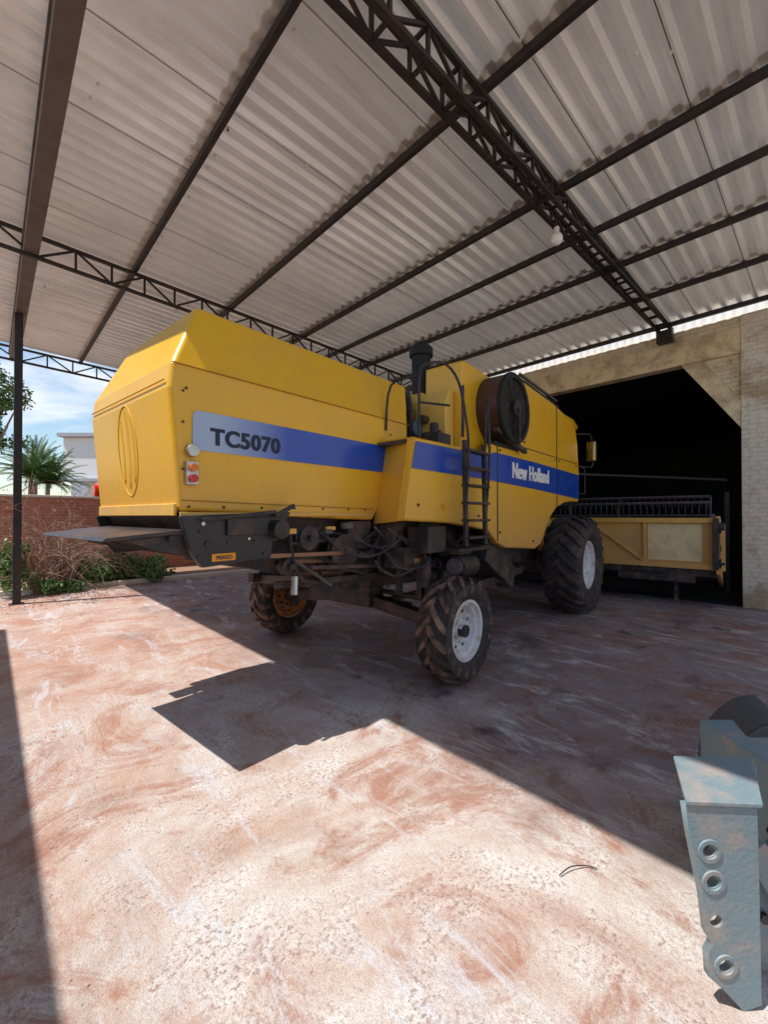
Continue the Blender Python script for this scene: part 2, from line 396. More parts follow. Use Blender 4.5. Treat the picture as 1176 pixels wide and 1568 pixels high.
m.obj('inner_walls_and_roof',DARKW,sh)
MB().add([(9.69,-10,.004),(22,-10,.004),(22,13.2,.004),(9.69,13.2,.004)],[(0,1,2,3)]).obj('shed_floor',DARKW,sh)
tb=empty('stored_conveyor_tube')
m=MB()
m.bar((11.2,1.6,2.35),(11.6,5.0,2.75),.05); m.bar((11.2,1.6,2.1),(11.2,1.6,.0),.08); m.bar((11.6,5,2.7),(11.6,5,0),.08)
m.obj('tube_and_legs',GREYD,tb)

# ------------------------------------------------------------ surroundings
MB().box(-1.8,-1.6,-12,8.6,-.03,3.72).obj('unseen_shadow_wall',BOUND,None,.01)  # out of view, added to cast the shadow strip on the left
bw=empty('brick_wall')
MB().box(-14,9.6,14.0,14.2,-.03,2.08).obj('wall_courses',BRICK,bw)
MB().box(-14,9.6,13.97,14.23,2.083,2.14).obj('wall_coping',BOUND,bw,.01)
MB().box(-1.5,9.6,11.36,11.46,-.03,.1).obj('planter_kerb',BOUND,None,.015)
MB().add([(-1.5,11.46,.03),(9.6,11.46,.03),(9.6,13.99,.05),(-1.5,13.99,.05)],[(0,1,2,3)]).obj('garden_soil',SOIL)

def leaves(name,mat,blobs,n,size,parent=None,thin=.5):
    m=MB()
    for (cx,cy,cz,rx,ry,rz,wt) in blobs:
        for i in range(int(n*wt)):
            u=Vector((random.gauss(0,1),random.gauss(0,1),random.gauss(0,1))).normalized()*(random.random()**.4)
            p=Vector((cx+u.x*rx,cy+u.y*ry,max(.03,cz+u.z*rz)))
            d=Vector((random.gauss(0,1),random.gauss(0,1),random.gauss(0,.7))).normalized(); s=d.cross(Vector((random.random(),random.random(),random.random()))).normalized()
            L=size*random.uniform(.6,1.3)
            m.add([p,p+d*L*.5+s*L*thin*.5,p+d*L,p+d*L*.5-s*L*thin*.5],[(0,1,2,3)])
    return m.obj(name,mat,parent)
blobs=[]
for i in range(34):
    x=random.uniform(1.5,3.3); y=random.uniform(11.3,12.4); h=random.uniform(.12,.52)
    blobs.append((x,y,h,random.uniform(.12,.32),random.uniform(.15,.3),h*.9,random.uniform(.4,1)))
for i in range(15):
    blobs.append((random.uniform(.1,.6),random.uniform(10.9,11.6),random.uniform(.3,.95),.2,.2,.22,random.uniform(.3,.9)))
for i in range(7):
    blobs.append((random.uniform(.6,1.4),random.uniform(10.9,11.2),random.uniform(.08,.2),.22,.2,.12,.6))
sb=empty('green_shrub'); leaves('foliage',LEAF,blobs,200,.095,sb,.65)
m=MB()
for i in range(30):
    x=random.uniform(.3,3); m.cyl((x,11.8,0),(x+random.uniform(-.2,.2),11.7+random.uniform(-.2,.2),.6),.012,6)
m.obj('stems',BARK,sb)
db=empty('dry_bougainvillea'); m=MB(); tips=[]
for i in range(130):
    p=Vector((.95+random.uniform(-.35,.45),11.45+random.uniform(-.4,.6),0)); d=Vector((random.uniform(-.45,.5),random.uniform(-.4,.3),1.4)).normalized(); r=.013
    for k in range(10):
        q=p+d*random.uniform(.18,.32); m.cyl(p,q,r,5,r*.8); r*=.84; p=q
        if k>1 and random.random()<.7:
            dd=(d+Vector((random.uniform(-.8,.8),random.uniform(-.8,.8),random.uniform(-.6,.4)))).normalized(); m.cyl(p,p+dd*.25,r*.7,4,r*.3)
        d=(d+Vector((random.uniform(-.4,.45),random.uniform(-.4,.4),random.uniform(-.45,.05)))).normalized(); tips.append(p.copy())
        if p.z<.05: break
m.obj('branches',BARK,db)
leaves('dead_leaves',DRY,[(t.x,t.y,t.z,.09,.09,.09,1) for t in tips],2,.05,db)
def palm(x,y,h,name):
    e=empty(name,(x,y,0)); MB().cyl((0,0,0),(.1,0,h),.13,10,.08).obj('trunk',BARK,e)
    m=MB()
    for i in range(44):
        az=random.uniform(0,6.28); el=random.uniform(.1,1.45); L=random.uniform(1.4,2.1)
        p=Vector((.1,0,h)); d=Vector((math.cos(az)*math.cos(el),math.sin(az)*math.cos(el),math.sin(el)))
        for k in range(12):
            q=p+d*L/12; sd=d.cross(Vector((0,0,1))).normalized()
            for sg in (-1,1):
                for oo in (0,.5):
                    pp=p.lerp(q,oo); t=pp+sd*sg*.36*(1-k/14)+d*.22-Vector((0,0,.07))
                    m.add([pp,pp+d*.07,t],[(0,1,2)])
            m.add([p-sd*.01,p+sd*.01,q+sd*.01,q-sd*.01],[(0,1,2,3)])
            p=q; d=(d-Vector((0,0,.08))).normalized()
    m.obj('fronds',PALM,e)
palm(1.3,25.5,3.4,'palm_tree'); palm(1.9,25.2,3.1,'palm_tree.001'); palm(1.6,27.5,3.9,'palm_tree.002')
te=empty('leafy_tree',(-.5,23.5,0))
m=MB().cyl((0,0,0),(.1,0,3),.22,10,.15)
for i in range(9):
    a=i*.7; m.cyl((.1,0,2.8),(1.3*math.cos(a),1.3*math.sin(a),5.2+random.uniform(-.6,1.2)),.08,6,.03)
m.obj('trunk',BARK,te)
bl=[]
for i in range(46):
    a=random.uniform(0,6.28); r=random.uniform(.2,1.5); bl.append((r*math.cos(a),r*math.sin(a),random.uniform(4.2,7.4),.42,.42,.28,1))
leaves('crown',PALM,bl,170,.15,te,.5)
hs=empty('white_house',(4.4,34.2,0),math.radians(-43))
MB().box(-2.1,7,2,10,-.03,7.0).obj('rear_volume',HOUSEG,hs)
MB().box(-.4,9,-1,2,4.0,6.6).box(-.4,9,-.6,2,-.03,2.6).box(0.6,9,-.2,2,2.6,4.0).obj('front_volume',HOUSE,hs)
MB().box(-.6,9.1,-1.3,1.9,6.62,6.85).box(-.5,9.1,-1.2,1.9,3.8,3.98).obj('parapet_slab',HOUSEG,hs)
MB().box(-.15,.5,-.64,-.58,1.2,2.2).box(1.2,3.2,-.26,-.2,2.75,3.7).box(2,4,-1.06,-.99,4.7,6).box(-1.6,-.9,1.94,2.01,4,5.6).box(-1.6,-.9,1.94,2.01,1.4,3).obj('windows',GLS,hs)
h2=empty('distant_house',(-1.5,45,0)); MB().box(-9,9,0,8,-.03,2.4).obj('walls',HOUSE,h2)
MB().add([(-9.5,-.5,2.4),(9.5,-.5,2.4),(9.5,8.5,2.4),(-9.5,8.5,2.4),(-9,4,3.4),(9,4,3.4)],[(0,1,5,4),(2,3,4,5),(0,4,3),(1,2,5)]).obj('metal_roof',pm('green_roof',(.05,.25,.22),.5),h2)

# ------------------------------------------------------------ combine harvester
cb=empty('combine_harvester',(3.351,2.387,0),math.radians(6.7))
zs=[1.63,2.41,2.566,3.05]
rl=[(-2.398,.75),(-2.467,.75),(-2.451,.752),(-2.22,.9)]
fl=[(-.56,.75),(0.0,.75),(0.0,.752),(.16,.9)]
vs=[]
zf=[1.556,2.38,2.566,3.05]
for i in range(4): vs.append((rl[i][0],rl[i][1],zs[i]))
for i in range(4): vs.append((rl[i][0],3.04-rl[i][1],zs[i]))
for i in range(4): vs.append((fl[i][0],fl[i][1],zf[i]))
for i in range(4): vs.append((fl[i][0],3.04-fl[i][1],zf[i]))
fs=[(0,1,5,4),(1,2,6,5),(2,3,7,6),(0,8,9,1),(1,9,10,2),(2,10,11,3),(4,5,13,12),(5,6,14,13),(6,7,15,14),(3,11,15,7),(0,4,12,8),(8,12,13,9),(9,13,14,10),(10,14,15,11)]
MB().add(vs,fs).obj('rear_hood',YEL,cb,.035,3)
MB().box(-2.418,-2.395,.79,2.25,1.60,1.68).obj('rear_door_lip',YELD,cb,.006)
MB().box(-2.40,-.6,.738,.752,1.60,1.625).obj('hood_bottom_flange',YELD,cb,.003)
m=MB()
m.bar((-2.455,.745,2.566),(0,.745,2.566),.010,.006)
m.bar((-2.475,.80,2.46),(-2.475,2.24,2.46),.006,.006)
m.bar((-2.39,.744,1.70),(-.57,.744,1.665),.006,.006)
m.bar((-2.20,.885,2.985),(.14,.885,2.985),.006,.005)
m.obj('hood_seams',SEAM,cb)
def rx(z): return -2.398-.069*(z-1.63)/.78-.001
m=MB()
def petal(c,w,z0,z1,n=14):
    L=[];R=[]
    for k in range(n+1):
        f=k/n; z=z0+(z1-z0)*f; hw=w*math.sin(math.pi*f)**.7*.5+.001; L.append((rx(z),c-hw,z)); R.append((rx(z),c+hw,z))
    for k in range(n):
        m.add([L[k],L[k+1],R[k+1],R[k],(L[k][0]-.006,(L[k][1]+R[k][1])/2,L[k][2]),(L[k+1][0]-.006,(L[k+1][1]+R[k+1][1])/2,L[k+1][2])],[(0,1,5,4),(4,5,2,3)])
petal(1.52,.09,1.80,2.38); petal(1.42,.07,1.84,2.32); petal(1.62,.07,1.84,2.32)
m.tube([(rx(2.08+.33*math.sin(2*math.pi*i/40)),1.52+.18*math.cos(2*math.pi*i/40),2.08+.33*math.sin(2*math.pi*i/40)) for i in range(41)],.004,6)
m.obj('rear_leaf_relief',YEL,cb,smooth=True)
m=MB().cyl((-2.33,.70,2.02),(-2.33,.745,2.02),.04,16).box(-2.37,-2.29,.715,.745,1.80,1.95)
m.obj('rear_lamp_housing',SILV,cb,.004)
MB().cyl((-2.33,.69,1.91),(-2.33,.715,1.91),.026,14).obj('rear_lamp_amber',AMB,cb)
MB().cyl((-2.33,.69,1.84),(-2.33,.715,1.84),.026,14).obj('rear_lamp_red',REDL,cb)
MB().cyl((-2.43,2.36,1.82),(-2.36,2.36,1.82),.05,14).box(-2.4,-2.33,2.29,2.41,1.75,1.9).obj('rear_lamp_far',REDL,cb)
m=MB()
for a in (-2.34,-2.1,-1.8,-1.5,-1.2,-.9,-.68): m.cyl((a,.742,1.66),(a,.751,1.66),.009,8)
for a in (-2.36,-.3,-.05): m.cyl((a,.742,2.42),(a,.751,2.42),.009,8)
for z in (1.9,2.2,2.4): m.cyl((-2.38,.742,z),(-2.38,.751,z),.008,8)
m.obj('hood_bolts',CHAS,cb)
pts=[( -2.27-.05*math.sin(math.pi/2*k/6),2.08-.05*math.cos(math.pi/2*k/6)) for k in range(7)]+[(-2.27-.05*math.cos(math.pi/2*k/6),2.24+.05*math.sin(math.pi/2*k/6)) for k in range(7)]+[(-.06,2.29),(-.24,2.03)]
n=len(pts); MB().add([(p[0],.744,p[1]) for p in pts],[tuple(range(n))]).obj('stripe_decal_rear',STR,cb)
def text(s,a,b,z,size,xs,mat,name,off=.0,sp=1):
    cu=bpy.data.curves.new(name,'FONT'); cu.body=s; cu.size=size; cu.offset=off; cu.extrude=.0008; cu.space_character=sp; cu.resolution_u=6
    o=bpy.data.objects.new(name,cu); col.objects.link(o); cu.materials.append(mat); o.parent=cb
    o.location=(a,b,z); o.rotation_euler=(math.radians(90),0,0); o.scale=(xs,1,1); return o
text('TC5070',-2.2,.741,2.08,.155,1.02,DTXT,'model_lettering',.0045,1.08)
text('TC5070',-2.194,.7405,2.08,.155,1.02,DTXT,'model_lettering_bold',.0045,1.08)
text('New Holland',1.58,.289,2.09,.29,.80,WTXT,'maker_lettering',.003,1.07)
text('New Holland',1.592,.2885,2.09,.29,.80,WTXT,'maker_lettering_bold',.003,1.07)
text('New Holland',1.604,.288,2.09,.29,.80,WTXT,'maker_lettering_bold_b',.003,1.07)

side=[(-.66,1.56),(.2,1.52),(.95,1.43),(1.2,1.27),(1.43,1.2),(2.41,1.13),(2.6,1.18),(2.82,1.38),(3.02,1.58),(3.3,1.73),(3.7,1.82),(4.1,1.85),(4.46,1.85),(4.5,2.4),(4.42,2.9),(4.3,3.14),(4.05,3.26),(3.2,3.36),(2.0,3.42),(1.9,3.3),(1.85,2.6),(1.75,2.46),(1.05,2.46),(.9,2.34),(-.5,2.32)]
MB().prism(side,.3,.4).obj('side_panel_near',YEL,cb,.025,3)
MB().prism(side,2.64,2.74).obj('side_panel_far',YEL,cb,.025,3)
MB().add([(-.66,.3,1.56),(-.5,.3,2.32),(-.35,.78,2.36),(-.52,.78,1.52),(-.3,.3,2.32),(-.1,.78,2.40)],[(0,1,2,3),(1,4,5,2)]).obj('side_step_panel',YEL,cb)
MB().prism([(-.5,2.28),(.9,2.30),(.9,2.33),(-.5,2.31)],.4,.78).obj('service_platform',CHAS,cb)
tank=[(1.95,2.3),(4.44,2.3),(4.40,2.9),(4.28,3.12),(4.03,3.24),(3.2,3.34),(2.0,3.40)]
MB().prism(tank,.4,2.64).obj('grain_tank',YEL,cb,.02)
MB().prism([(2.0,3.35),(3.9,3.25),(3.9,3.36),(3.3,3.46),(2.3,3.52),(2.0,3.50)],.38,2.5).obj('tank_top_cover',BLK,cb,.02)
m=MB()
for k in range(8): m.box(2.1+.2*k,2.2+.2*k,.36,.38,3.40,3.46-.006*k)
m.bar((2.0,.36,3.54),(3.5,.36,3.47),.03)
m.obj('tank_cover_slats',GREYD,cb)
sp=[(-.49,2.28),(-.55,2.03),(.9,2.02),(2.4,1.98),(4.45,1.90),(4.49,2.33),(2.4,2.36),(1.1,2.36),(.9,2.30)]
MB().add([(p[0],.294,p[1]) for p in sp],[tuple(range(len(sp)))]).obj('stripe_decal_front',BLUE,cb)
m=MB()
for a,z0,z1 in ((.82,1.46,2.32),(1.18,1.30,2.45),(3.3,1.75,3.34)): m.box(a-.004,a+.004,.2885,.301,z0,z1)
m.box(1.9,4.4,.2905,.301,2.52,2.528)
m.obj('panel_gaps',CHAS,cb)
m=MB()
for a,z in ((1.25,2.4),(1.25,1.4),(3.2,2.48),(3.4,2.48),(4.3,2.48),(2.3,1.25),(-.45,1.7),(.7,1.6),(2.0,3.3),(2.0,2.6)): m.cyl((a,.286,z),(a,.301,z),.014,10)
m.obj('panel_fasteners',CHAS,cb)
MB().box(-.06,.02,.288,.301,1.66,1.72).obj('warning_sticker',ORG,cb)
MB().prism([(.684,2.33),(1.85,2.33),(1.85,3.36),(.78,3.415),(.70,3.40)],.5,1.02).obj('engine_housing_tall',YEL,cb,.03,3)
MB().prism([(.55,2.33),(1.9,2.33),(1.9,3.12),(.66,3.12),(.55,3.0)],1.022,1.9).obj('engine_housing_low',YELD,cb,.03,3)
MB().prism([(.50,2.32),(.683,2.32),(.683,3.06),(.60,3.06),(.50,2.9)],.60,1.021).obj('engine_rear_cover',YELD,cb,.02,3)
m=MB().box(.48,.50,.66,.95,2.5,2.58).cyl((.49,.86,2.72),(.40,.86,2.72),.05,14).box(.1,.5,1.1,1.9,2.32,2.85)
m.box(.2,.45,.5,.8,2.33,2.5).cyl((.3,.62,2.5),(.3,.62,2.62),.05,14).bar((.68,.48,2.5),(.68,.48,3.1),.03)
m.obj('engine_dark_parts',CHAS,cb,.01)
m=MB().cyl((.80,1.15,3.1),(.80,1.15,3.62),.12,20).cyl((.80,1.15,3.62),(.80,1.15,3.72),.15,20).cyl((.80,1.15,3.72),(.80,1.15,3.79),.15,20,.08)
m.obj('air_intake',STACK,cb,smooth=True)
MB().cyl((.42,1.15,3.02),(.42,1.5,3.02),.13,20).cyl((.42,.92,2.62),(.42,1.15,2.62),.1,20).obj('air_filter_canister',pm('filter_grey_blue',(.12,.20,.28),.4),cb,smooth=True)
MB().tube(smoothpts([(.36,1.0,2.5),(.30,.95,2.8),(.34,1.02,3.05),(.5,1.1,3.15)]),.035,10).obj('intake_hose',RUB,cb,smooth=True)
MB().cyl((1.45,.22,2.93),(1.45,.78,2.93),.43,48).obj('rotary_screen_drum',BRN,cb,smooth=True)
MB().lathe([(0,.44),(-.03,.445),(-.05,.43),(-.05,.37),(-.02,.36),(-.012,.001)],1.45,2.93,48,.22).obj('rotary_screen_rim',STACK,cb,smooth=True)
m=MB().lathe([(0,.10),(-.05,.10),(-.05,0.001)],1.45,2.93,24,.2)
for i in range(12):
    t=i*math.pi/6; m.bar((1.45+.1*math.cos(t),.195,2.93+.1*math.sin(t)),(1.45+.36*math.cos(t),.195,2.93+.36*math.sin(t)),.006)
m.bar((1.45,.15,2.93),(1.45,.15,2.5),.05,.03)
m.obj('rotary_screen_spokes',BLK,cb)
m=MB()
for r in (.16,.22,.28,.34): m.lathe([(0,r),(-.004,r+.004),(0,r+.008)],1.45,2.93,40,.20)
m.obj('rotary_screen_mesh_rings',CHAS,cb)
MB().bar((1.1,.35,2.47),(1.8,.35,2.47),.12,.05).bar((1.05,.25,2.62),(1.85,.22,2.44),.05).obj('screen_support',BLK,cb)
m=MB()
for a in (.15,.56): m.bar((a-.04,.12,1.30),(a,.16,2.36),.035,.05)
for k in range(6):
    z=1.38+k*.175; m.bar((.12,.13,z),(.56,.13,z),.10,.025)
m.obj('ladder',BLK,cb,.004)
m=MB()
m.tube(smoothpts([(.12,.14,1.5),(.13,.10,2.2),(.14,.14,2.6),(.10,.2,2.95),(.0,.3,3.12),(-.14,.42,3.10),(-.2,.46,2.98),(-.2,.46,2.35)]),.014,8)
m.tube(smoothpts([(.56,.14,1.5),(.58,.10,2.2),(.60,.12,2.62),(.66,.16,2.88),(.8,.24,2.92),(.9,.3,2.85),(.92,.32,2.4)]),.014,8)
m.tube([(-.2,.46,2.72),(.1,.3,2.72)],.012,8)
m.tube(smoothpts([(-.2,.46,2.98),(-.35,.7,2.9),(-.38,.74,2.45)]),.012,8)
m.obj('handrails',BLK,cb,smooth=True)
m=MB().box(.0,.7,.12,.6,1.24,1.28).cyl((.05,.2,1.10),(.35,.2,1.10),.11,20).cyl((.05,.45,1.1),(.5,.45,1.1),.08,16).box(-.35,-.05,.25,.5,1.25,1.5)
m.obj('battery_box_and_tank',BLK,cb,.01)
MB().cyl((.01,.2,1.10),(.05,.2,1.10),.085,20).cyl((.35,.2,1.1),(.37,.2,1.1),.085,20).obj('tank_caps',GREYD,cb,smooth=True)
MB().prism([(4.5,2.1),(5.6,2.0),(5.85,2.4),(5.7,3.4),(4.5,3.4)],.75,2.3).obj('cab_glazing',GLS,cb,.04)
MB().prism([(4.45,3.4),(5.85,3.4),(5.9,3.5),(5.6,3.6),(4.5,3.6)],.7,2.35).obj('cab_roof',YEL,cb,.04)
MB().prism([(4.5,1.8),(5.5,1.8),(5.6,2.0),(4.5,2.1)],.75,2.3).obj('cab_floor',BLK,cb,.02)
m=MB().tube([(4.5,.35,2.5),(4.9,.20,2.5),(4.98,.18,2.6)],.014,8).tube([(4.5,.5,3.1),(4.9,.22,3.12),(4.98,.2,3.0)],.014,8).box(4.96,5.0,.12,.30,2.62,3.0)
m.tube([(4.47,.3,2.0),(4.62,.24,2.0),(4.64,.24,2.45),(4.5,.3,2.5)],.012,8)
m.obj('mirror_frame',BLK,cb)
MB().add([(4.956,.135,2.64),(4.956,.285,2.64),(4.945,.285,2.98),(4.945,.135,2.98)],[(0,1,2,3)]).obj('mirror_glass',MIR,cb)
MB().prism([(-.7,1.5),(.9,1.3),(1.5,1.1),(3.0,1.0),(4.4,1.3),(4.4,2.3),(-.5,2.3)],.82,2.3).obj('threshing_body',CHAS,cb,.01)
MB().prism([(-1.75,1.18),(-.2,1.0),(1.0,.92),(1.0,1.4),(-.6,1.6),(-1.75,1.62)],.92,2.12).obj('sieve_box',CHAS,cb,.01)
PL=pm('black_side_plate',(.022,.024,.032),.4,0,(.08,.055,.05),.5,4)
sp=[(-2.42,1.60),(-1.58,1.63),(-1.64,1.53),(-1.74,1.42),(-1.76,1.29),(-2.28,1.265),(-2.36,1.38)]
MB().prism(sp,.685,.735).prism(sp,2.30,2.335).obj('chopper_side_plates',PL,cb,.008)
MB().prism([(-2.35,1.60),(-1.6,1.62),(-1.65,1.42),(-1.9,1.33),(-2.2,1.36)],.74,2.29).obj('straw_chopper_housing',CHAS,cb,.01)
TR=pm('worn_dark_steel',(.06,.05,.055),.45,.3,(.2,.11,.08),.7,5)
MB().prism([(-2.30,1.52),(-2.81,1.475),(-2.83,1.455),(-2.3,1.49)],.74,2.10).prism([(-2.3,1.517),(-2.60,1.49),(-2.62,1.47),(-2.3,1.487)],2.13,2.30).obj('spreader_tray',TR,cb,.004)
m=MB()
for k in range(6):
    b0=.78+.26*k; m.prism([(-2.32,1.485),(-2.70,1.455),(-2.5,1.38),(-2.32,1.34)],b0,b0+.008)
m.bar((-2.45,.74,1.46),(-2.45,2.3,1.46),.03).bar((-2.3,.80,1.36),(-2.3,2.25,1.36),.05)
m.obj('spreader_vanes',CHAS,cb)
m=MB().box(-2.12,-1.80,.655,.685,1.47,1.59).cyl((-2.25,.67,1.42),(-2.25,.685,1.42),.02,10).cyl((-1.72,.60,1.5),(-1.72,.685,1.5),.07,18)
m.bar((-2.30,.65,1.575),(-1.75,.64,1.63),.025).bar((-1.75,.65,1.60),(-1.60,.62,1.68),.03)
for a,z in ((-2.3,1.5),(-2.3,1.34),(-1.82,1.33),(-1.9,1.42),(-2.1,1.42)): m.cyl((a,.674,z),(a,.686,z),.014,8)
m.obj('chopper_brackets',BLK,cb,.005)
MB().cyl((-2.28,.672,1.55),(-2.28,.686,1.55),.013,10).cyl((-1.95,.672,1.44),(-1.95,.686,1.44),.010,10).obj('bright_bolts',SILV,cb)
MB().box(-2.22,-2.05,.678,.684,1.30,1.35).obj('warning_label',ORG,cb)
text('PERIGO',-2.19,.677,1.312,.034,1,DTXT,'warning_label_text',.001)
m=MB()
for a,z,r in ((-1.35,1.42,.10),(-.95,1.28,.16),(-.3,1.40,.12),(-.25,1.15,.2),(.75,1.15,.16),(-1.55,1.2,.07),(1.1,1.0,.12)):
    m.lathe([(0,r),(.015,r-.02),(.045,r-.02),(.06,r),(.06,.02),(0,.02),(0,r)],a,z,28,.74)
    m.cyl((a,.70,z),(a,.92,z),.025,10)
m.obj('pulleys',CHAS,cb,smooth=True)
def belt(m,c0,r0,c1,r1,b):
    d=Vector((c1[0]-c0[0],0,c1[1]-c0[1])); n_=Vector((-d.z,0,d.x)).normalized()
    for s in (1,-1): m.bar(Vector((c0[0],b,c0[1]))+n_*r0*s,Vector((c1[0],b,c1[1]))+n_*r1*s,.03,.012,up=n_)
m=MB(); belt(m,(-1.35,1.42),.09,(-.95,1.28),.15,.77); belt(m,(-.95,1.28),.15,(-.25,1.15),.19,.77); belt(m,(-.25,1.15),.19,(.75,1.15),.15,.77); m.obj('drive_belts',RUB,cb)
m=MB()
m.bar((-1.9,.80,1.30),(-.55,.80,1.22),.04).bar((-1.6,.86,1.05),(.4,.86,.98),.05).bar((-1.5,.78,1.38),(-.4,.76,1.42),.025).bar((-1.35,.72,1.18),(-.5,.72,1.12),.03)
m.bar((-.3,.6,1.55),(-.35,.6,.85),.05).bar((-.1,.55,1.55),(-.05,.55,.75),.06).bar((-.35,.62,1.2),(.1,.62,1.05),.04)
m.box(-.5,.3,.55,.8,1.3,1.56).box(-.45,-.15,.45,.7,1.1,1.3).box(.2,.9,.5,.8,1.0,1.25).bar((-1.3,.9,1.05),(-.9,2.2,.9),.08).bar((.3,.8,1.0),(1.2,.7,.7),.10)
m.cyl((-.15,.42,.9),(-.15,.42,1.2),.05,12).cyl((.15,.45,.85),(.15,.45,1.1),.04,12).box(-.9,-.6,.75,.9,1.3,1.55)
m.bar((-1.1,1.0,.95),(.9,1.0,.85),.09).bar((-1.1,2.0,.95),(.9,2.0,.85),.09).cyl((-.9,1.0,1.0),(-.9,2.0,1.0),.1,14)
m.obj('linkages',CHAS,cb)
m=MB()
for k in range(24):
    a=random.uniform(-1.4,1.0); z=random.uniform(.85,1.5); b=random.uniform(.45,.85); s_=random.uniform(.02,.05)
    m.box(a,a+s_*2,b,b+s_,z,z+s_)
m.bar((-.6,.7,1.5),(.1,.6,.85),.025).bar((.25,.5,1.3),(-.1,.45,.7),.02).bar((-1.5,.75,1.25),(-1.1,.75,1.0),.025)
m.obj('small_fittings',GREYD,cb,.004)
MB().bar((-1.55,.84,1.24),(-.75,.84,1.18),.03,.03).bar((-1.75,.74,1.30),(-.9,.74,1.27),.02,.03).cyl((-1.3,1.0,1.12),(-.7,1.0,1.08),.035,12).obj('rusty_rods',pm('rusty_rod',(.36,.19,.12),.6,.3),cb)
m=MB()
for k in range(22):
    a=random.uniform(-1.3,.8); b=random.uniform(.4,.8); z=random.uniform(1.2,1.5); P=[]
    for j in range(8): P.append((a+.10*j,b+.05*math.sin(j*.9+k),z-.14*math.sin(j*.45)*random.uniform(.9,1.1)*(1+.1*(k%5))))
    m.tube(P,.011,6)
m.tube(smoothpts([(-1.5,.8,1.5),(-1.53,.74,1.3),(-1.45,.72,1.1),(-1.2,.8,1.05),(-1.1,.9,1.2)]),.016,8)
m.tube([(-.1,.5,1.1),(-.05,.4,.85),(.0,.4,.65),(.02,.6,.55)],.014,8)
m.obj('hydraulic_hoses',RUB,cb,smooth=True)
MB().box(-.3,-.18,.44,.449,1.15,1.19).box(-1.2,-1.1,.70,.72,1.48,1.51).box(-1.62,-1.5,.72,.76,1.46,1.50).obj('yellow_tags',YEL,cb)
MB().cyl((-1.52,.72,.98),(-1.50,.74,1.12),.03,10).obj('silver_canister',SILV,cb,smooth=True)
m=MB().bar((0,.30,.52),(0,1.35,.66),.14,.13).bar((0,1.7,.66),(0,2.8,.52),.14,.13).box(-.12,.12,1.2,1.85,.58,.82)
m.bar((0,1.3,.8),(0,1.3,1.2),.1).bar((0,1.75,.8),(0,1.75,1.2),.1).bar((.25,.9,.6),(.25,2.2,.6),.05)
m.cyl((0,.38,.40),(0,.38,.68),.06,14).cyl((0,2.68,.40),(0,2.68,.68),.06,14)
m.cyl((0,.05,.5),(0,.4,.5),.06,14).cyl((0,2.65,.5),(0,3.0,.5),.06,14)
m.bar((-.6,1.3,1.2),(.6,1.3,1.2),.12,.14).bar((-.6,1.8,1.2),(.6,1.8,1.2),.12,.14)
m.bar((-.05,.5,.95),(0,.35,.6),.07)
m.obj('rear_axle',CHAS,cb,.008)
MB().cyl((.12,.6,.72),(.12,1.25,.74),.03,12).obj('steering_cylinder',GREYD,cb,smooth=True)
MB().bar((-.1,2.05,.90),(-.1,2.35,.80),.07,.09).bar((.05,1.9,.78),(.05,2.3,.78),.05).obj('blue_steering_bracket',BLUEP,cb)
m=MB().box(3.7,4.05,.5,2.6,.62,.98).bar((.5,.85,1.0),(3.8,.85,.95),.12,.2).bar((.5,2.2,1.0),(3.8,2.2,.95),.12,.2).bar((1.1,.5,1.2),(2.0,.55,.75),.22,.3).box(1.6,2.3,.6,1.2,.75,1.2)
m.bar((.2,.5,.72),(2.6,.6,.80),.08,.10).bar((.0,1.2,.62),(2.4,1.0,.7),.06)
m.obj('front_axle_and_frame',CHAS,cb,.01)
